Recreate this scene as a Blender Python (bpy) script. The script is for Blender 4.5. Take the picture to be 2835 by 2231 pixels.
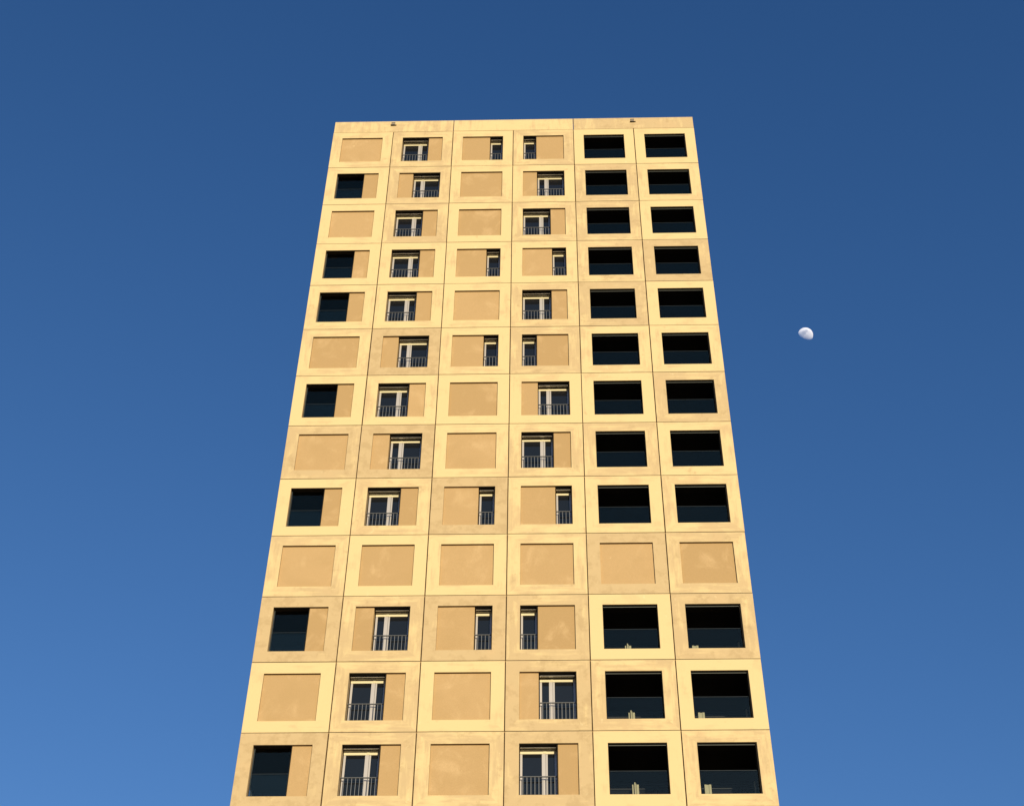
import bpy, bmesh, math, random
from mathutils import Vector, Matrix

random.seed(7)
scene = bpy.context.scene
C = scene.collection
for o in list(bpy.data.objects):
    bpy.data.objects.remove(o)

# ------------------------------------------------------------------ numbers
W = 3.0                    # panel width
H = 3.0235                 # storey height
EYE = 1.6
TOP = EYE + 69.966         # joint below the parapet
ROWS = 13                  # storeys the photograph shows
SUN_EL, SUN_AZ = 6.5, 17.0  # degrees; azimuth to the right of the facade's normal

# ------------------------------------------------------------------ camera
cam = bpy.data.cameras.new('camera')
cam_o = bpy.data.objects.new('camera', cam)
C.objects.link(cam_o)
yaw, pitch, roll = map(math.radians, (1.88646, 46.88549, 0.74576))
M = (Matrix.Rotation(yaw, 3, 'Z') @ Matrix.Rotation(pitch, 3, 'X')
     @ Matrix(((1, 0, 0), (0, 0, -1), (0, 1, 0))) @ Matrix.Rotation(roll, 3, 'Z'))
cam_o.matrix_world = Matrix.Translation((1.65465, -46.8133, EYE)) @ M.to_4x4()
cam.sensor_fit = 'HORIZONTAL'
cam.sensor_width = 36.0
cam.lens = 4600 / 2835 * 36.0
cam.clip_start = 0.1
cam.clip_end = 20000
scene.camera = cam_o

# ------------------------------------------------------------------ sky, sun, exposure
world = bpy.data.worlds.new('World')
scene.world = world
world.use_nodes = True
wn, wl = world.node_tree.nodes, world.node_tree.links
wn.clear()
sky = wn.new('ShaderNodeTexSky')
sky.sky_type = 'NISHITA'
sky.sun_disc = False
sky.sun_elevation = math.radians(SUN_EL)
sky.sun_rotation = math.radians(180 - SUN_AZ)
sky.altitude = 100
sky.air_density = 1.0
sky.dust_density = 0.3
sky.ozone_density = 3.0
bg = wn.new('ShaderNodeBackground')
bg.inputs['Strength'].default_value = 0.12
wo = wn.new('ShaderNodeOutputWorld')
# deep clear-air blue of the photograph: steeper falloff and more saturation than the plain model
sp_ = wn.new('ShaderNodeSeparateColor')
cb_ = wn.new('ShaderNodeCombineColor')
wl.new(sky.outputs[0], sp_.inputs[0])
for i, (g, k) in enumerate(((1.59, 1.97), (1.31, 1.50), (1.18, 1.69))):
    mn = wn.new('ShaderNodeMath')
    mn.operation = 'SMOOTH_MIN'
    mn.inputs[1].default_value = (1.6, 2.2, 3.0)[i]
    mn.inputs[2].default_value = 0.4
    pw = wn.new('ShaderNodeMath')
    pw.operation = 'POWER'
    pw.inputs[1].default_value = g
    ml = wn.new('ShaderNodeMath')
    ml.operation = 'MULTIPLY'
    ml.inputs[1].default_value = k
    wl.new(sp_.outputs[i], mn.inputs[0])
    wl.new(mn.outputs[0], pw.inputs[0])
    wl.new(pw.outputs[0], ml.inputs[0])
    wl.new(ml.outputs[0], cb_.inputs[i])
wl.new(cb_.outputs[0], bg.inputs[0])
wl.new(bg.outputs[0], wo.inputs[0])

sun = bpy.data.lights.new('sun', 'SUN')
sun.energy = 5.0
sun.angle = math.radians(0.53)
sun.color = (1.0, 0.86, 0.62)
sun_o = bpy.data.objects.new('sun', sun)
C.objects.link(sun_o)
e, a = math.radians(SUN_EL), math.radians(SUN_AZ)
to_sun = Vector((math.sin(a) * math.cos(e), -math.cos(a) * math.cos(e), math.sin(e)))
sun_o.rotation_euler = to_sun.to_track_quat('Z', 'Y').to_euler()
sun_o.location = to_sun * 300

scene.view_settings.view_transform = 'Standard'
scene.view_settings.look = 'None'
scene.view_settings.gamma = 1.0
scene.view_settings.exposure = 0.0
scene.view_settings.use_curve_mapping = False
scene.cycles.max_bounces = 10
scene.cycles.transparent_max_bounces = 16


# ------------------------------------------------------------------ material helpers
class NT:
    def __init__(self, name):
        self.m = bpy.data.materials.new(name)
        self.m.use_nodes = True
        self.t = self.m.node_tree
        self.t.nodes.clear()
        self.out = self.n('ShaderNodeOutputMaterial')

    def n(self, typ, **kw):
        nd = self.t.nodes.new(typ)
        for k, v in kw.items():
            setattr(nd, k, v)
        return nd

    def put(self, sock, v):
        if hasattr(v, 'is_output'):
            self.t.links.new(v, sock)
        else:
            sock.default_value = v

    def math(self, op, a, b=0.0, c=None, clamp=False):
        nd = self.n('ShaderNodeMath', operation=op, use_clamp=clamp)
        self.put(nd.inputs[0], a)
        self.put(nd.inputs[1], b)
        if c is not None:
            self.put(nd.inputs[2], c)
        return nd.outputs[0]

    def vmath(self, op, a, b):
        nd = self.n('ShaderNodeVectorMath', operation=op)
        self.put(nd.inputs[0], a)
        self.put(nd.inputs[1], b)
        return nd.outputs[0]

    def mix(self, f, a, b):
        nd = self.n('ShaderNodeMix', data_type='RGBA')
        self.put(nd.inputs[0], f)
        self.put(nd.inputs[6], a)
        self.put(nd.inputs[7], b)
        return nd.outputs[2]

    def vmix(self, f, a, b):
        nd = self.n('ShaderNodeMix', data_type='VECTOR')
        self.put(nd.inputs[0], f)
        self.put(nd.inputs[4], a)
        self.put(nd.inputs[5], b)
        return nd.outputs[1]

    def noise(self, vec, scale, detail=4.0, rough=0.55, dist=0.0):
        nd = self.n('ShaderNodeTexNoise')
        self.put(nd.inputs['Vector'], vec)
        nd.inputs['Scale'].default_value = scale
        nd.inputs['Detail'].default_value = detail
        nd.inputs['Roughness'].default_value = rough
        nd.inputs['Distortion'].default_value = dist
        return nd.outputs[0]

    def ramp(self, v, lo, hi):
        nd = self.n('ShaderNodeMapRange', interpolation_type='SMOOTHSTEP')
        self.put(nd.inputs[0], v)
        self.put(nd.inputs[1], lo)
        self.put(nd.inputs[2], hi)
        return nd.outputs[0]

    def bump(self, h, strength, dist):
        nd = self.n('ShaderNodeBump')
        nd.inputs['Strength'].default_value = strength
        nd.inputs['Distance'].default_value = dist
        self.put(nd.inputs['Height'], h)
        return nd.outputs[0]

    def bsdf(self, col, rough=0.8, metal=0.0, spec=0.3, normal=None):
        b = self.n('ShaderNodeBsdfPrincipled')
        self.put(b.inputs['Base Color'], col)
        self.put(b.inputs['Roughness'], rough)
        b.inputs['Metallic'].default_value = metal
        b.inputs['Specular IOR Level'].default_value = spec
        if normal is not None:
            self.put(b.inputs['Normal'], normal)
        return b.outputs[0]

    def done(self, sh):
        self.put(self.out.inputs[0], sh)
        return self.m


def rgb(r, g, b):
    return (r, g, b, 1.0)


def plain(name, col, rough=0.6, metal=0.0, spec=0.3, var=0.12, scale=6.0):
    t = NT(name)
    co = t.n('ShaderNodeTexCoord').outputs['Object']
    n = t.noise(co, scale, 4)
    dark = rgb(*[c * (1 - var) for c in col])
    lite = rgb(*[min(1, c * (1 + var)) for c in col])
    return t.done(t.bsdf(t.mix(n, dark, lite), rough, metal, spec))


CREAM = rgb(0.690, 0.532, 0.262)
SAND = rgb(0.535, 0.398, 0.206)
STAIN = rgb(0.420, 0.300, 0.146)
PINK = rgb(0.590, 0.422, 0.215)


def concrete_frame(name, per_object=True):
    """Cast concrete whose wash streaks run along the frame members; the tone comes from each panel's object colour."""
    t = NT(name)
    co = t.n('ShaderNodeTexCoord').outputs['Object']
    inf = t.n('ShaderNodeObjectInfo')
    if per_object:
        tone = t.n('ShaderNodeSeparateColor')
        t.put(tone.inputs[0], inf.outputs['Color'])
        tone_v, seed = tone.outputs[0], tone.outputs[1]
        off = t.n('ShaderNodeCombineXYZ')
        for i, k in enumerate((57.0, 23.0, 91.0)):
            t.put(off.inputs[i], t.math('MULTIPLY', seed, k))
        off = off.outputs[0]
        sep = t.n('ShaderNodeSeparateXYZ')
        t.put(sep.inputs[0], co)
        ax, az = t.math('ABSOLUTE', sep.outputs[0]), t.math('ABSOLUTE', sep.outputs[2])
        vert = t.math('GREATER_THAN', ax, az)
    else:
        tone_v, off, vert = 0.35, (3.0, 5.0, 7.0), 0.0
    p = t.vmath('ADD', co, off)
    hs = t.vmath('MULTIPLY', p, (0.55, 1.0, 4.2))
    vs = t.vmath('MULTIPLY', p, (4.2, 1.0, 0.55))
    streak = t.noise(t.vmix(vert, hs, vs), 1.3, 6, 0.62, 0.15)
    cloud = t.noise(p, 0.85, 5, 0.62, 0.1)
    blot = t.noise(t.vmath('ADD', p, (11.0, 3.0, 5.0)), 2.1, 8, 0.66, 0.0)
    mixn = t.math('ADD', t.math('MULTIPLY', streak, 0.55), t.math('MULTIPLY', cloud, 0.45))
    # the duller the panel, the more of it the wash has stained
    thr = t.math('SUBTRACT', 0.65, t.math('MULTIPLY', tone_v, 0.40))
    amt = t.ramp(mixn, t.math('SUBTRACT', thr, 0.10), t.math('ADD', thr, 0.12))
    col = t.mix(amt, CREAM, SAND)
    col = t.mix(t.math('MULTIPLY', t.ramp(cloud, 0.52, 0.72), 0.45), col, PINK)
    thr2 = t.math('SUBTRACT', 0.70, t.math('MULTIPLY', tone_v, 0.22))
    st = t.ramp(blot, t.math('SUBTRACT', thr2, 0.06), t.math('ADD', thr2, 0.10))
    col = t.mix(t.math('MULTIPLY', st, 0.55), col, STAIN)
    # pale scuffs and small pits
    scuff = t.ramp(t.noise(t.vmath('ADD', p, (2.0, 9.0, 31.0)), 3.0, 7, 0.66, 0.2), 0.62, 0.74)
    col = t.mix(t.math('MULTIPLY', scuff, 0.4), col, rgb(0.78, 0.66, 0.38))
    pits = t.ramp(t.noise(p, 9.0, 3, 0.5), 0.74, 0.80)
    col = t.mix(t.math('MULTIPLY', pits, 0.45), col, rgb(0.40, 0.30, 0.17))
    fine = t.noise(p, 42.0, 3, 0.6)
    col = t.mix(t.math('MULTIPLY', fine, 0.10), col, rgb(0.45, 0.34, 0.18))
    nrm = t.bump(t.math('ADD', fine, t.math('MULTIPLY', streak, 2.0)), 0.12, 0.01)
    return t.done(t.bsdf(col, 0.82, 0, 0.25, nrm))


def render_infill(name):
    """Floated render of the recessed fields: sandy, grainy, paler cloudy patches."""
    t = NT(name)
    co = t.n('ShaderNodeTexCoord').outputs['Object']
    sep = t.n('ShaderNodeSeparateColor')
    t.put(sep.inputs[0], t.n('ShaderNodeObjectInfo').outputs['Color'])
    off = t.n('ShaderNodeCombineXYZ')
    for i, k in enumerate((37.0, 61.0, 83.0)):
        t.put(off.inputs[i], t.math('MULTIPLY', sep.outputs[1], k))
    p = t.vmath('ADD', co, off.outputs[0])
    cloud = t.noise(t.vmath('MULTIPLY', p, (1.0, 1.0, 0.8)), 1.1, 5, 0.6, 0.6)
    col = t.mix(sep.outputs[0], rgb(0.505, 0.338, 0.158), rgb(0.410, 0.270, 0.118))
    pale = t.ramp(cloud, 0.50, 0.72)
    col = t.mix(t.math('MULTIPLY', pale, 0.75), col, rgb(0.580, 0.402, 0.200))
    low = t.ramp(t.noise(t.vmath('ADD', p, (5.0, 1.0, 2.0)), 0.9, 3), 0.45, 0.7)
    col = t.mix(t.math('MULTIPLY', low, 0.40), col, rgb(0.435, 0.290, 0.128))
    grain = t.noise(p, 26.0, 5, 0.7)
    g = t.ramp(grain, 0.35, 0.65)
    col = t.mix(t.math('MULTIPLY', g, 0.30), col, rgb(0.35, 0.235, 0.10))
    spot = t.ramp(t.noise(t.vmath('ADD', p, (7.0, 2.0, 9.0)), 3.0, 2), 0.76, 0.80)
    col = t.mix(t.math('MULTIPLY', spot, 0.5), col, rgb(0.68, 0.50, 0.26))
    nrm = t.bump(grain, 0.5, 0.012)
    return t.done(t.bsdf(col, 0.9, 0, 0.2, nrm))


def clear_glass(name, tint, boost=1.0):
    """Pane that shows what is behind it and mirrors the sky by the usual glass reflectance (both faces of the box)."""
    t = NT(name)
    g = t.n('ShaderNodeNewGeometry')
    d = t.n('ShaderNodeVectorMath', operation='DOT_PRODUCT')
    t.put(d.inputs[0], g.outputs['Incoming'])
    t.put(d.inputs[1], g.outputs['Normal'])
    c = t.math('ABSOLUTE', d.outputs['Value'])
    f = t.math('POWER', t.math('SUBTRACT', 1.0, c), 5.0)
    f = t.math('ADD', t.math('MULTIPLY', f, 0.95), 0.045 * boost, clamp=True)
    tr = t.n('ShaderNodeBsdfTransparent')
    tr.inputs[0].default_value = rgb(*tint)
    gl = t.n('ShaderNodeBsdfGlossy')
    gl.inputs['Roughness'].default_value = 0.0
    gl.inputs[0].default_value = rgb(1.0, 0.82, 0.52)
    mx = t.n('ShaderNodeMixShader')
    t.put(mx.inputs[0], f)
    t.put(mx.inputs[1], tr.outputs[0])
    t.put(mx.inputs[2], gl.outputs[0])
    return t.done(mx.outputs[0])


MOON_R = 5000.0 * 0.00448
MOON_DIR = Vector((0.15200766, 0.64692273, 0.7472514)).normalized()
_up = (Vector((0, 0, 1)) - MOON_DIR * MOON_DIR.z).normalized()
_right = MOON_DIR.cross(_up)


def moon_spot(a, b):
    """A place on the near side, a to the right and b up, in moon radii."""
    return (-MOON_DIR * math.sqrt(1 - a * a - b * b) + _right * a + _up * b) * MOON_R


def moon_material():
    """Sunlit lunar ground; the daytime air in front of the moon adds the sky's light, so the surface lets the sky through and adds its own."""
    t = NT('moon_rock')
    co = t.n('ShaderNodeTexCoord').outputs['Object']
    wob = t.noise(co, 0.12, 4, 0.6)
    mare = 0.0
    for (a, b), r, k in (((-0.14, 0.36), 0.36, 0.9), ((0.22, 0.52), 0.22, 0.7), ((-0.42, 0.14), 0.42, 0.6), ((0.10, -0.22), 0.30, 0.3)):
        d = t.n('ShaderNodeVectorMath', operation='DISTANCE')
        t.put(d.inputs[0], co)
        d.inputs[1].default_value = moon_spot(a, b)
        q = t.math('ADD', t.math('DIVIDE', d.outputs['Value'], MOON_R * r), t.math('MULTIPLY', t.math('SUBTRACT', wob, 0.5), 1.2))
        q = t.math('MULTIPLY', t.math('SUBTRACT', 1.0, t.ramp(q, 0.55, 1.25)), k)
        mare = t.math('MAXIMUM', mare, q)
    col = t.mix(mare, rgb(0.66, 0.67, 0.69), rgb(0.39, 0.40, 0.415))
    df = t.n('ShaderNodeBsdfDiffuse')
    df.inputs['Roughness'].default_value = 1.0
    t.put(df.inputs[0], col)
    tr = t.n('ShaderNodeBsdfTransparent')
    ad = t.n('ShaderNodeAddShader')
    t.put(ad.inputs[0], df.outputs[0])
    t.put(ad.inputs[1], tr.outputs[0])
    tr2 = t.n('ShaderNodeBsdfTransparent')
    mx = t.n('ShaderNodeMixShader')
    t.put(mx.inputs[0], t.n('ShaderNodeNewGeometry').outputs['Backfacing'])
    t.put(mx.inputs[1], ad.outputs[0])
    t.put(mx.inputs[2], tr2.outputs[0])
    return t.done(mx.outputs[0])


MAT = dict(
    frame=concrete_frame('washed_concrete'),
    wall=concrete_frame('side_concrete', False),
    infill=render_infill('sandy_render'),
    joint_head_shade=plain('brown_joints_and_head_shade', (0.19, 0.125, 0.062), 0.9, 0, 0.15, 0.2, 4.0),  # brown of the joint faces, also the painted shade under each opening's head
    seal=plain('joint_mastic', (0.30, 0.18, 0.07), 0.9),
    seal_dark=plain('joint_mastic_dark', (0.085, 0.045, 0.016), 0.9),
    alu=plain('window_aluminium', (0.455, 0.425, 0.385), 0.42, 0.15, 0.5, 0.06, 3.0),
    head=plain('cream_head_board', (0.66, 0.59, 0.37), 0.6, 0, 0.4, 0.04),
    pane=NT('window_glass'),
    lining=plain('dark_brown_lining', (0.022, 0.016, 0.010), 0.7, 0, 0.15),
    blind=plain('blind_rail_grey', (0.74, 0.69, 0.60), 0.5, 0.3),
    rail=plain('rail_grey', (0.16, 0.165, 0.16), 0.45, 0.35, 0.5, 0.1),
    rail_dark=plain('rail_dark_grey', (0.07, 0.07, 0.065), 0.5, 0.2, 0.4),
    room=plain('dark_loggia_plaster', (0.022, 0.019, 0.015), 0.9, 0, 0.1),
    jamb_shade=plain('jamb_shade_concrete', (0.40, 0.295, 0.165), 0.9, 0, 0.15, 0.2, 4.0),  # mid brown that paints the softer shade onto the jambs
    sash=plain('dark_sash', (0.018, 0.018, 0.018), 0.5),
    trim=plain('dark_grey_trim', (0.16, 0.17, 0.15), 0.6),
    glass=clear_glass('balustrade_glass', (0.955, 0.98, 0.975), 0.8),
    screen=clear_glass('screen_glass', (0.97, 0.985, 0.98), 0.55),
    edge=plain('glass_edge_rail', (0.035, 0.045, 0.045), 0.35, 0.2, 0.5),
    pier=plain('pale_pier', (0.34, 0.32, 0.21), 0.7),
    lamp_dark=plain('lamp_dark_metal', (0.055, 0.045, 0.03), 0.5, 0.3),
    lamp_pale=plain('lamp_pale_metal', (0.34, 0.28, 0.20), 0.45, 0.3),
    roof=plain('roof_gravel', (0.22, 0.20, 0.17), 0.95, 0, 0.2, 0.4, 20.0),
    moon=moon_material(),
)
_t = MAT['pane']
_sh = _t.bsdf(rgb(0.010, 0.011, 0.013), 0.015, 0.0, 0.85)
_sh.node.inputs['Specular Tint'].default_value = rgb(1.0, 0.85, 0.60)
MAT['pane'] = _t.done(_sh)


# ------------------------------------------------------------------ mesh helpers
class MB:
    """Collects boxes and rings; build() links them as one mesh object."""

    def __init__(self):
        self.bm = bmesh.new()
        self.mi = 0

    def quad(self, *pts):
        f = self.bm.faces.new([self.bm.verts.new(p) for p in pts])
        f.material_index = self.mi
        return f

    def box(self, x0, x1, y0, y1, z0, z1, bevel=0.0):
        v = [self.bm.verts.new((x, y, z)) for z in (z0, z1) for x, y in ((x0, y0), (x1, y0), (x1, y1), (x0, y1))]
        fs = [self.bm.faces.new([v[i] for i in q]) for q in
              ((3, 2, 1, 0), (4, 5, 6, 7), (0, 1, 5, 4), (1, 2, 6, 5), (2, 3, 7, 6), (3, 0, 4, 7))]
        for f in fs:
            f.material_index = self.mi
        if bevel:
            es = list({ed for f in fs for ed in f.edges})
            r = bmesh.ops.bevel(self.bm, geom=es, offset=bevel, segments=2, affect='EDGES', profile=0.5)
            for f in r['faces']:
                f.material_index = self.mi
        return self

    def loop(self, hw, hh, y, cx=0.0, cz=0.0):
        return [self.bm.verts.new((cx + sx * hw, y, cz + sz * hh)) for sx, sz in ((-1, -1), (1, -1), (1, 1), (-1, 1))]

    def bridge(self, a, b):
        for i in range(4):
            j = (i + 1) % 4
            f = self.bm.faces.new((a[i], a[j], b[j], b[i]))
            f.material_index = self.mi

    def frame(self, hw, hh, iw, ih, depth, back, cx=0.0, cz=0.0, ch=0.005):
        """Panel with a square hole: chamfered outer and inner arrises, outer return `back`, inner return `depth`."""
        l = [self.loop(hw, hh, back, cx, cz), self.loop(hw, hh, ch, cx, cz), self.loop(hw - ch, hh - ch, 0, cx, cz),
             self.loop(iw + ch, ih + ch, 0, cx, cz), self.loop(iw, ih, ch, cx, cz), self.loop(iw, ih, depth, cx, cz)]
        for i in range(5):
            self.bridge(l[i], l[i + 1])
        self.bridge(l[5], self.loop_at(l[0], depth))
        return self

    def loop_at(self, l, y):
        return [self.bm.verts.new((v.co.x, y, v.co.z)) for v in l]

    def build(self, name, mats, parent=None, loc=(0, 0, 0)):
        if not isinstance(mats, (list, tuple)):
            mats = [mats]
        bmesh.ops.recalc_face_normals(self.bm, faces=self.bm.faces)
        me = bpy.data.meshes.new(name)
        self.bm.to_mesh(me)
        self.bm.free()
        for m in mats:
            me.materials.append(m)
        o = bpy.data.objects.new(name, me)
        C.objects.link(o)
        o.location = loc
        if parent is not None:
            o.parent = parent
        return o


def tag(o, label=None, cat=None, group=None, kind=None):
    for k, v in (('label', label), ('category', cat), ('group', group), ('kind', kind)):
        if v:
            o[k] = v
    return o


def kids(o):
    return list(o.children)


def copy_part(o, parent, loc):
    """A copy of a part with copies of its sub-parts."""
    c = o.copy()
    C.objects.link(c)
    c.parent = parent
    c.location = loc
    for ch in kids(o):
        d = ch.copy()
        C.objects.link(d)
        d.parent = c
    return c


# ------------------------------------------------------------------ ground
def build_ground():
    t = NT('paved_ground')
    co = t.n('ShaderNodeTexCoord').outputs['Object']
    n1, n2 = t.noise(co, 0.05, 5), t.noise(co, 3.0, 5)
    col = t.mix(n1, rgb(0.06, 0.055, 0.05), rgb(0.10, 0.095, 0.085))
    col = t.mix(t.math('MULTIPLY', n2, 0.4), col, rgb(0.12, 0.115, 0.11))
    m = t.done(t.bsdf(col, 0.92))
    mb = MB()
    mb.quad((-6000, -6000, 0), (6000, -6000, 0), (6000, 6000, 0), (-6000, 6000, 0))
    o = mb.build('ground', m)
    o['kind'] = 'structure'


build_ground()

# ------------------------------------------------------------------ the tower
tower = bpy.data.objects.new('apartment_tower', None)
C.objects.link(tower)
tag(tower, 'tall sunlit cream concrete apartment tower gridded with square window panels', 'apartment tower')

# panel kinds, top storey first: B blank, P double window on the left, Q double window on the right,
# N slim window on the left, M slim window on the right, L open loggia, O glazed corner loggia
GRID = ['BPMNLL', 'OQBQLL', 'BPBPLL', 'OPMMLL', 'OPBPLL', 'BQMNLL', 'OPBQLL',
        'BQBPLL', 'OPMMLL', 'BBBBBB', 'OQMNLL', 'BPBQLL', 'OPBPLL']
TONE = ['.30 .45 .20 .45 .02 .05', '.20 .50 .25 .15 .55 .25', '.10 .50 .10 .40 .50 .12', '.10 .15 .18 .20 .45 .70',
        '.28 .22 .20 .40 .62 .12', '.28 .90 .20 .52 .25 .25', '.05 .25 .12 .10 .15 .52', '.60 .88 .22 .42 .42 .25',
        '.05 .32 .90 .28 .12 .36', '.42 .06 .25 .35 .80 .40', '.78 .48 .78 .58 .00 .60', '.00 .42 .12 .66 .44 .05',
        '.80 .50 .44 .68 .12 .40']
TONE = [[float(v) for v in r.split()] for r in TONE]
OPEN_Z0 = -H / 2 + 0.49      # bottom and top of the square opening, measured from the panel's centre
OPEN_Z1 = OPEN_Z0 + 2.035
OZ = (OPEN_Z0 + OPEN_Z1) / 2
GX, GZ = 0.036, 0.024        # joint widths
DEEP = 0.45


def pos(r, c):
    return Vector(((c - 2.5) * W, 0.0, TOP - (r + 0.5) * H))


# --- prototypes (each moved to its first place, then copied)
def panel_proto():
    mb = MB()
    hw, hh = (W - GX) / 2, (H - GZ) / 2
    ch = 0.005
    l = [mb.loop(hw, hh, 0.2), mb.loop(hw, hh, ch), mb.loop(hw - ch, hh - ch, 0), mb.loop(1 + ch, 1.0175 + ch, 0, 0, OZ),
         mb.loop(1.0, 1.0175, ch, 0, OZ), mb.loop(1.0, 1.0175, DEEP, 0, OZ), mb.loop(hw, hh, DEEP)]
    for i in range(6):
        mb.mi = 1 if i == 0 else 0           # the wash stops at the arrises: the joint faces are dark brown
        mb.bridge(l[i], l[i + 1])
        if i == 4:                           # shade of the recess painted in: dark head, mid-dark jambs, sill as the face
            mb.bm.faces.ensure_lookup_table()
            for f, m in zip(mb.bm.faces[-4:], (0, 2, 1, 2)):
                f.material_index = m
    return mb.build('facade_panel', [MAT['frame'], MAT['joint_head_shade'], MAT['jamb_shade']], tower)


def infill_proto(x0, x1):
    mb = MB()
    mb.box(x0 + 0.002, x1 - 0.002, 0.082, DEEP - 0.004, OPEN_Z0 + 0.002, OPEN_Z1 - 0.002, 0.004)
    return mb.build('infill_panel', MAT['infill'])


def guard(x0, x1):
    """Railing of flat bars between the reveals, with a dark underside to its top rail."""
    mb = MB()
    y, zt = 0.255, OPEN_Z0 + 0.885
    mb.mi = 0
    mb.box(x0 + 0.012, x1 - 0.012, y - 0.020, y + 0.020, zt - 0.016, zt, 0.004)
    n = max(3, round((x1 - x0 - 0.24) / 0.133))
    for k in range(n + 1):
        x = x0 + 0.135 + k * 0.133
        if x < x1 - 0.05:
            mb.box(x - 0.010, x + 0.010, y - 0.006, y + 0.006, OPEN_Z0 + 0.075, zt - 0.024)
    mb.box(x0 + 0.012, x1 - 0.012, y - 0.014, y + 0.014, OPEN_Z0 + 0.055, OPEN_Z0 + 0.075)
    mb.mi = 1
    mb.box(x0 + 0.03, x1 - 0.03, y - 0.012, y + 0.016, zt - 0.034, zt - 0.017)
    for s in (x0 + 0.004, x1 - 0.038):
        mb.box(s, s + 0.034, y - 0.016, y + 0.026, zt - 0.052, zt - 0.018, 0.004)
    return mb.build('guard_rail', [MAT['rail'], MAT['rail_dark']])


def window_proto(x0, x1, double, wide_left, style):
    """French window set back in the reveal: the frame is the part; panes, railing, head board, blind and lining are its pieces."""
    yf, yb = 0.405, 0.449
    zt = OPEN_Z1 - 0.162
    fl, fr = x0 + 0.03, x1 - 0.035
    mb = MB()
    panes = []
    if double:
        if wide_left:
            m0, m1 = x0 + 0.765, x0 + 0.965
        else:
            m0, m1 = x1 - 0.97, x1 - 0.77
        st = 0.078
        mb.box(fl, fl + st, yf, yb, OPEN_Z0 + 0.004, zt, 0.004)
        mb.box(fr - st, fr, yf, yb, OPEN_Z0 + 0.004, zt, 0.004)
        w = m1 - m0
        mb.box(m0, m0 + w * 0.66, yf - 0.014, yb, OPEN_Z0 + 0.004, zt - 0.002, 0.004)
        mb.box(m0 + w * 0.70, m1, yf - 0.002, yb, OPEN_Z0 + 0.004, zt - 0.002, 0.004)
        panes = [(fl + st, m0), (m1, fr - st)]
    else:
        st = 0.072
        mb.box(fl, fl + st, yf, yb, OPEN_Z0 + 0.004, zt, 0.004)
        mb.box(fr - st, fr, yf, yb, OPEN_Z0 + 0.004, zt, 0.004)
        panes = [(fl + st, fr - st)]
    for p0, p1 in panes:      # bottom rails of the sashes
        mb.box(p0 + 0.001, p1 - 0.001, yf + 0.006, yb, OPEN_Z0 + 0.004, OPEN_Z0 + 0.085)
    win = mb.build('window', MAT['alu'])
    for p0, p1 in panes:
        g = MB().box(p0 + 0.001, p1 - 0.001, yf + 0.022, yb - 0.002, OPEN_Z0 + 0.086, zt - 0.001)
        g.build('pane', MAT['pane'], win)
    h = MB().box(fl, fr, yf - 0.012, yb, zt + 0.001, zt + 0.160, 0.005)
    if double:                # the board is scribed over the mullion
        mm = (m0 + m1) / 2
        h.box(mm - 0.05, mm + 0.05, yf - 0.022, yf - 0.013, zt + 0.02, zt + 0.159)
    h.build('head_board', MAT['head'], win)
    # dark lining under the head with the blind's slot, and a shade strip at the right
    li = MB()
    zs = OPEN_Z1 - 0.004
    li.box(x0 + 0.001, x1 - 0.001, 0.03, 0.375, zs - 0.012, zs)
    li.box(x1 - 0.030, x1 - 0.003, 0.06, 0.449, OPEN_Z0 + 0.004, zs - 0.013)  # added dark strip stands in for the shade along the right jamb
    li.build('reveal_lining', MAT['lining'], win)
    b = MB()
    if style == 0:
        b.box(x0 + 0.035, x1 - 0.06, 0.200, 0.245, zs - 0.036, zs - 0.013)
        b.box(x0 + 0.035, x1 - 0.06, 0.335, 0.355, zs - 0.026, zs - 0.013)
    else:
        b.box(x0 + 0.035, x1 - 0.06, 0.200, 0.222, zs - 0.040, zs - 0.013)
        b.box(x0 + 0.035, x1 - 0.06, 0.262, 0.284, zs - 0.040, zs - 0.013)
        b.box(x0 + 0.035, x0 + 0.085, 0.223, 0.261, zs - 0.040, zs - 0.013)
        b.box(x1 - 0.110, x1 - 0.06, 0.223, 0.261, zs - 0.040, zs - 0.013)
        if double:
            mm = (m0 + m1) / 2
            b.box(mm - 0.09, mm + 0.05, 0.223, 0.261, zs - 0.040, zs - 0.013)
    b.build('roller_blind', MAT['blind'], win)
    g = guard(x0, x1)
    g.parent = win
    return win


def room_shell(mb, x0, x1, y0, y1, z0, z1, left_hole=None):
    """Inside faces of a loggia, open towards the facade."""
    mb.quad((x0, y0, z0), (x1, y0, z0), (x1, y1, z0), (x0, y1, z0))
    mb.quad((x0, y0, z1), (x0, y1, z1), (x1, y1, z1), (x1, y0, z1))
    mb.quad((x0, y1, z0), (x1, y1, z0), (x1, y1, z1), (x0, y1, z1))
    mb.quad((x1, y0, z0), (x1, y0, z1), (x1, y1, z1), (x1, y1, z0))
    if left_hole is None:
        mb.quad((x0, y0, z0), (x0, y1, z0), (x0, y1, z1), (x0, y0, z1))
    else:
        a0, a1, b0, b1 = left_hole
        for p0, p1, q0, q1 in ((y0, a0, z0, z1), (a1, y1, z0, z1), (a0, a1, z0, b0), (a0, a1, b1, z1)):
            mb.quad((x0, p0, q0), (x0, p1, q0), (x0, p1, q1), (x0, p0, q1))
    # ring that closes the shell against the back of the panel


BAL_Y, BAL_T, BAL_H = 0.20, 0.016, 1.03


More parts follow.
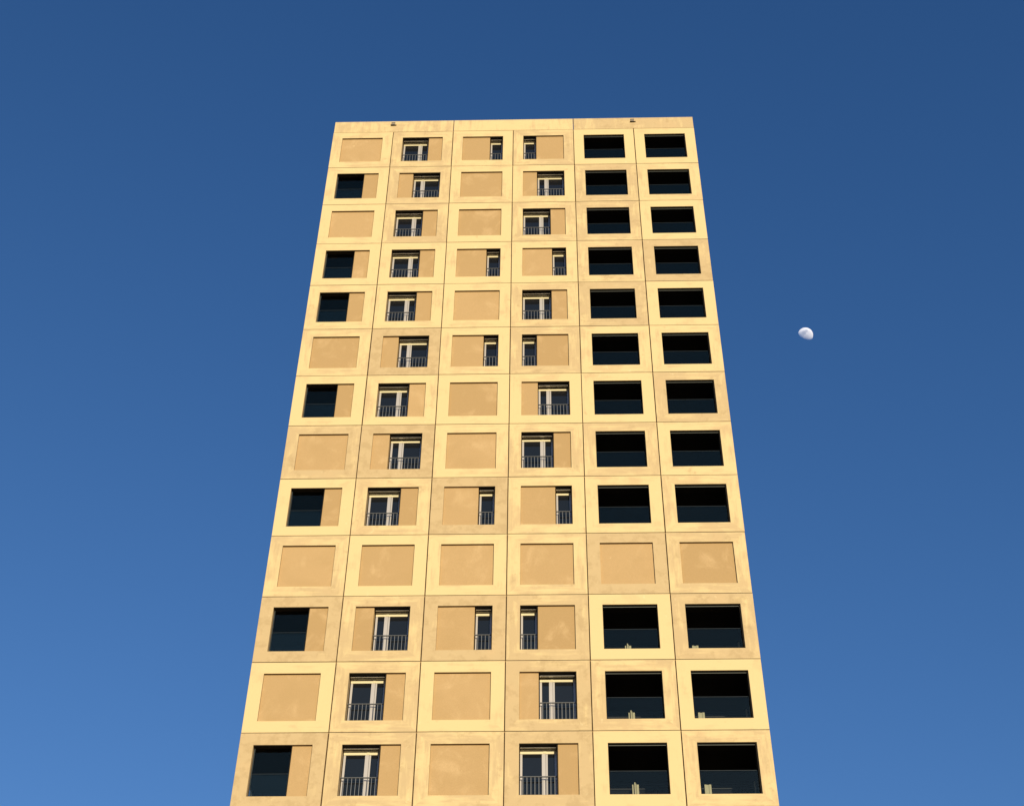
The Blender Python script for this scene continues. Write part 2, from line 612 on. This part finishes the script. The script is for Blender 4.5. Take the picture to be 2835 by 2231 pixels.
def loggia_proto(kind):
    x0, x1 = -1.40, 1.44
    zc = OPEN_Z1 + 0.001
    mb = MB()
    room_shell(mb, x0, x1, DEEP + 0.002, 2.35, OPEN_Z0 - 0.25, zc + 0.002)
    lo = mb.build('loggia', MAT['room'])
    # dark lining of the opening: jambs, soffit
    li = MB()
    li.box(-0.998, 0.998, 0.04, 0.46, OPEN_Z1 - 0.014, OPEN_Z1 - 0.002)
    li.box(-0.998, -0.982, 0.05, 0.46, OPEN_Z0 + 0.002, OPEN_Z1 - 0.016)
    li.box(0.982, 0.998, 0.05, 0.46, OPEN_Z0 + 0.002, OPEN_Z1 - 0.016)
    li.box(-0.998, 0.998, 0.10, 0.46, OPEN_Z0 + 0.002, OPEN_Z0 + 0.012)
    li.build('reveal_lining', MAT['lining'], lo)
    MB().box(-0.97, 0.975, 0.115, 0.150, OPEN_Z1 - 0.040, OPEN_Z1 - 0.015).build('ceiling_trim', MAT['trim'], lo)
    MB().box(-0.978, 0.955, BAL_Y, BAL_Y + BAL_T, OPEN_Z0 + 0.02, OPEN_Z0 + BAL_H).build('glass_balustrade', MAT['glass'], lo)
    MB().box(-0.978, 0.955, BAL_Y - 0.003, BAL_Y + BAL_T + 0.003, OPEN_Z0 + BAL_H + 0.001, OPEN_Z0 + BAL_H + 0.016).build('handrail', MAT['edge'], lo)
    # glazed back wall
    yb = 2.30
    MB().box(x0 + 0.02, x1 - 0.02, yb - 0.01, yb, OPEN_Z0 - 0.2, OPEN_Z1 - 0.10).build('back_window', MAT['pane'], lo)
    fr = MB()
    for z in (OPEN_Z1 - 0.10, OPEN_Z1 - 0.20, OPEN_Z1 - 0.31):
        fr.box(x0 + 0.02, x1 - 0.02, yb - 0.05, yb - 0.011, z - 0.035, z)
    fr.box(0.62, 0.72, yb - 0.05, yb - 0.011, OPEN_Z0 - 0.2, OPEN_Z1 - 0.36)
    fr.build('back_window_frame', MAT['sash'], lo)
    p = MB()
    zb, zt = OPEN_Z0 - 0.24, OPEN_Z0 + 1.69  # pier tops cut at the head's shadow edge, replacing their shaded upper ends
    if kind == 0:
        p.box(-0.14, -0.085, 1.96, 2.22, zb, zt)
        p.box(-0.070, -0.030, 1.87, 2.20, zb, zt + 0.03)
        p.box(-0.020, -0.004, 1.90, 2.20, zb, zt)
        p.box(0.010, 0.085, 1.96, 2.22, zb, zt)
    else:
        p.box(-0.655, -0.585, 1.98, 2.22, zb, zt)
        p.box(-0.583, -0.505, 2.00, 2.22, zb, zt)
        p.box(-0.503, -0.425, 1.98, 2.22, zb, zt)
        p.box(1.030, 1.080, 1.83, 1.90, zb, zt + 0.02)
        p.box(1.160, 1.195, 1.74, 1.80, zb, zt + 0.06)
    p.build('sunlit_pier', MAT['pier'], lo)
    return lo


def corner_proto():
    """Corner loggia glazed towards the front, open to the left side of the tower."""
    mb = MB()
    xl = -1.38
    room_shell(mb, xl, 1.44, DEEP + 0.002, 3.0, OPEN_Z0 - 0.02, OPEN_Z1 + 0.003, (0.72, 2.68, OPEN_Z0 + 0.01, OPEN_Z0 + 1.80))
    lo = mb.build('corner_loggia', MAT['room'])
    x0, x1 = -1.0, 0.31
    li = MB()
    li.box(x0 + 0.002, x1 - 0.004, 0.03, 0.46, OPEN_Z1 - 0.014, OPEN_Z1 - 0.002)
    li.box(x1 - 0.030, x1 - 0.006, 0.06, 0.46, OPEN_Z0 + 0.002, OPEN_Z1 - 0.016)  # dark strip in place of the right jamb's shade
    li.build('reveal_lining', MAT['lining'], lo)
    MB().box(x0 + 0.002, x0 + 0.030, 0.17, 0.205, OPEN_Z0 + 0.004, OPEN_Z1 - 0.016).build('side_rail', MAT['edge'], lo)
    MB().box(x0 + 0.034, x1 - 0.034, 0.185, 0.201, OPEN_Z0 + 0.02, OPEN_Z0 + 0.99).build('glass_balustrade', MAT['glass'], lo)
    MB().box(x0 + 0.034, x1 - 0.034, 0.182, 0.204, OPEN_Z0 + 0.991, OPEN_Z0 + 1.004).build('handrail', MAT['edge'], lo)
    MB().box(x0 + 0.034, x1 - 0.034, 0.215, 0.227, OPEN_Z0 + 0.01, OPEN_Z1 - 0.018).build('glass_screen', MAT['screen'], lo)
    return lo


protos = {}


def place(key, maker, loc, color=None, parent=None):
    """The first use of a kind is the built part itself, later ones are copies."""
    if key not in protos:
        o = maker()
        protos[key] = o
        o.parent = parent or tower
        o.location = loc
    else:
        o = copy_part(protos[key], parent or tower, loc)
    if color:
        o.color = color
    return o


XS = {'P': (-1.0, 0.31), 'Q': (-0.325, 1.0), 'N': (-1.0, -0.35), 'M': (0.35, 1.0)}
INF = {'B': (-1.0, 1.0), 'P': (0.31, 1.0), 'Q': (-1.0, -0.325), 'N': (-0.35, 1.0), 'M': (-1.0, 0.35), 'O': (0.31, 1.0)}

infill_jobs = []
for r in range(ROWS):
    for c in range(6):
        k = GRID[r][c]
        base = pos(r, c)
        jit = Vector((random.uniform(-.004, .004), random.uniform(-.003, .003), random.uniform(-.0025, .0025)))
        p = place('panel', panel_proto, base + jit, (TONE[r][c], random.random(), 0, 1))
        p.scale.x = 1.0
        if c in (0, 5):                      # the corner panels run out to the arris of the tower
            p.scale.x = 1.0075
            p.location.x += -0.012 if c == 0 else 0.012
        p.rotation_euler = (0, random.uniform(-.0008, .0008), random.uniform(-.0008, .0008))
        if k in INF:
            infill_jobs.append((k, p))
        if k in XS:
            x0, x1 = XS[k]
            style = 1 if (r in (6, 7, 8) and c in (2, 3)) or (r, c) == (7, 1) or (r, c) == (11, 3) else 0
            place(('win', k, style), lambda: window_proto(x0, x1, k in 'PQ', k == 'P', style), base)
        elif k == 'L':
            place(('loggia', c), lambda: loggia_proto(0 if c == 4 else 1), base)
        elif k == 'O':
            place('corner', corner_proto, base)

for k, p in infill_jobs:
    t = random.random() * 0.85
    place(('infill', k), lambda: infill_proto(*INF[k]), (0, 0, 0), (t, random.random(), 0, 1), p)

# parapet: three long panels with a thin metal capping
PAR = 0.955
for i, tn in enumerate((0.42, 0.22, 0.55)):
    mb = MB()
    mb.box(-W + (0 if i == 0 else GX / 2), W - (0 if i == 2 else GX / 2), 0, 0.30, GZ / 2, PAR, 0.014)
    o = mb.build('parapet_panel', MAT['frame'], tower, ((i - 1) * 2 * W + random.uniform(-.003, .003), random.uniform(-.002, .003), TOP))
    o.color = (tn, random.random(), 0, 1)
    cap = MB().box(-W + 0.006, W - 0.006, 0.012, 0.33, PAR + 0.001, PAR + 0.020, 0.004)
    cap.build('coping', MAT['alu'], o)

# mastic in the joints: one strip per joint
for r in range(0, ROWS + 1):
    z = TOP - r * H
    MB().box(-9 + 0.02, 9 - 0.02, 0.055, 0.09, z - 0.030, z + 0.030).build('joint_seal', MAT['seal'], tower)
for c in range(1, 6):
    x = (c - 3) * W
    mb = MB()
    for r in range(ROWS):
        z1 = TOP - r * H - 0.032
        mb.box(x - 0.04, x + 0.04, 0.070, 0.12, z1 - H + 0.064, z1)
    mb.box(x - 0.04, x + 0.04, 0.121, 0.15, TOP - ROWS * H, TOP - 0.032)
    mb.build('joint_seal', MAT['seal_dark'], tower)


# side and rear walls, storeys below the picture, roof
def panel_wall(mb, xf, ncol, r0, r1, holes=()):
    """Panels of a whole wall in its own plane (x along, y inwards), moved by xf."""
    start = len(mb.bm.verts)
    mb.bm.verts.ensure_lookup_table()
    old = set(mb.bm.verts)
    hw, hh = (W - GX) / 2, (H - GZ) / 2
    for r in range(r0, r1):
        for c in range(ncol):
            cx, cz = (c + 0.5) * W, TOP - (r + 0.5) * H
            mb.mi = 0
            ch = 0.012
            l = [mb.loop(hw, hh, 0.13, cx, cz), mb.loop(hw, hh, ch, cx, cz), mb.loop(hw - ch, hh - ch, 0, cx, cz),
                 mb.loop(1 + ch, 1.0175 + ch, 0, cx, cz + OZ), mb.loop(1, 1.0175, ch, cx, cz + OZ), mb.loop(1, 1.0175, 0.10, cx, cz + OZ)]
            for i in range(5):
                mb.bridge(l[i], l[i + 1])
            if (r, c) not in holes:
                mb.mi = 1
                mb.quad((cx - 1, 0.05, cz + OZ - 1.0175), (cx + 1, 0.05, cz + OZ - 1.0175),
                        (cx + 1, 0.05, cz + OZ + 1.0175), (cx - 1, 0.05, cz + OZ + 1.0175))
    for v in mb.bm.verts:
        if v not in old:
            v.co = xf @ v.co


NR = 23
DEPTH = 5 * W
left_xf = Matrix(((0, 1, 0, -9.0), (-1, 0, 0, 0.21 + DEPTH), (0, 0, 1, 0), (0, 0, 0, 1)))
right_xf = Matrix(((0, -1, 0, 9.0), (1, 0, 0, 0.21), (0, 0, 1, 0), (0, 0, 0, 1)))
rear_xf = Matrix(((-1, 0, 0, 9.0), (0, -1, 0, DEPTH + 0.21), (0, 0, 1, 0), (0, 0, 0, 1)))
holes = {(r, 4) for r in range(ROWS) if GRID[r][0] == 'O'}
mb = MB()
panel_wall(mb, left_xf, 5, 0, NR, holes)
mb.build('side_wall', [MAT['wall'], MAT['infill']], tower)
mb = MB()
panel_wall(mb, right_xf, 5, 0, NR)
mb.build('side_wall', [MAT['wall'], MAT['infill']], tower)
mb = MB()
panel_wall(mb, rear_xf, 6, 0, NR)
mb.build('rear_wall', [MAT['wall'], MAT['infill']], tower)
mb = MB()
front_xf = Matrix.Translation((-9.0, 0, 0))
panel_wall(mb, front_xf, 6, ROWS, NR)
mb.build('lower_wall', [MAT['wall'], MAT['infill']], tower)
zl = TOP - NR * H
mb = MB()
mb.box(-8.9, 8.9, 0.1, DEPTH + 0.1, 0.0, zl - 0.01)
mb.build('plinth', MAT['wall'], tower)
mb = MB()
mb.box(-8.98, 8.98, 0.46, DEPTH + 0.2, TOP - 0.2, TOP + 0.1)
mb.build('roof', MAT['roof'], tower)
for name, bx in (('parapet_return', (-8.985, -8.7, 0.33, DEPTH + 0.2)), ('parapet_return', (8.7, 8.985, 0.33, DEPTH + 0.2)),
                 ('parapet_return', (-8.69, 8.69, DEPTH - 0.1, DEPTH + 0.2))):
    MB().box(bx[0], bx[1], bx[2], bx[3], TOP + 0.101, TOP + PAR, 0.012).build(name, MAT['wall'], tower)


# ------------------------------------------------------------------ the two fittings on the parapet
def parapet_lamp(x, label):
    root = bpy.data.objects.new('wall_lamp', None)
    C.objects.link(root)
    root.location = (x, 0, TOP)
    tag(root, label, 'wall lamp', 'lamps on the parapet')
    MB().box(-0.095, 0.095, -0.040, -0.001, 0.766, 0.800, 0.003).build('top_plate', MAT['lamp_dark'], root)
    MB().box(-0.085, 0.085, -0.028, -0.001, 0.560, 0.765, 0.006).build('housing', MAT['lamp_pale'], root)
    MB().box(-0.125, 0.090, -0.085, -0.001, 0.540, 0.558, 0.004).build('visor', MAT['lamp_dark'], root)
    MB().box(0.0915, 0.165, -0.062, -0.001, 0.552, 0.570, 0.004).build('cable_gland', MAT['lamp_dark'], root)
    return root


parapet_lamp(-6.05, 'small dark lamp on the parapet nearer the left corner, above a windowless panel')
parapet_lamp(5.97, 'small dark lamp on the parapet nearer the right corner, above the dark loggias')

# ------------------------------------------------------------------ the moon
bm = bmesh.new()
bmesh.ops.create_uvsphere(bm, u_segments=128, v_segments=80, radius=MOON_R)
# the night half lies behind the bright air and cannot be seen, so only the sunlit half is built
bmesh.ops.delete(bm, geom=[v for v in bm.verts if v.co.normalized().dot(to_sun) < -0.03], context='VERTS')
for f in bm.faces:
    f.smooth = True
me = bpy.data.meshes.new('moon')
bm.to_mesh(me)
bm.free()
me.materials.append(MAT['moon'])
moon = bpy.data.objects.new('moon', me)
C.objects.link(moon)
moon.location = Vector((1.65465, -46.8133, EYE)) + MOON_DIR * 5000.0
tag(moon, 'pale gibbous daytime moon in the blue sky beside the tower', 'moon')
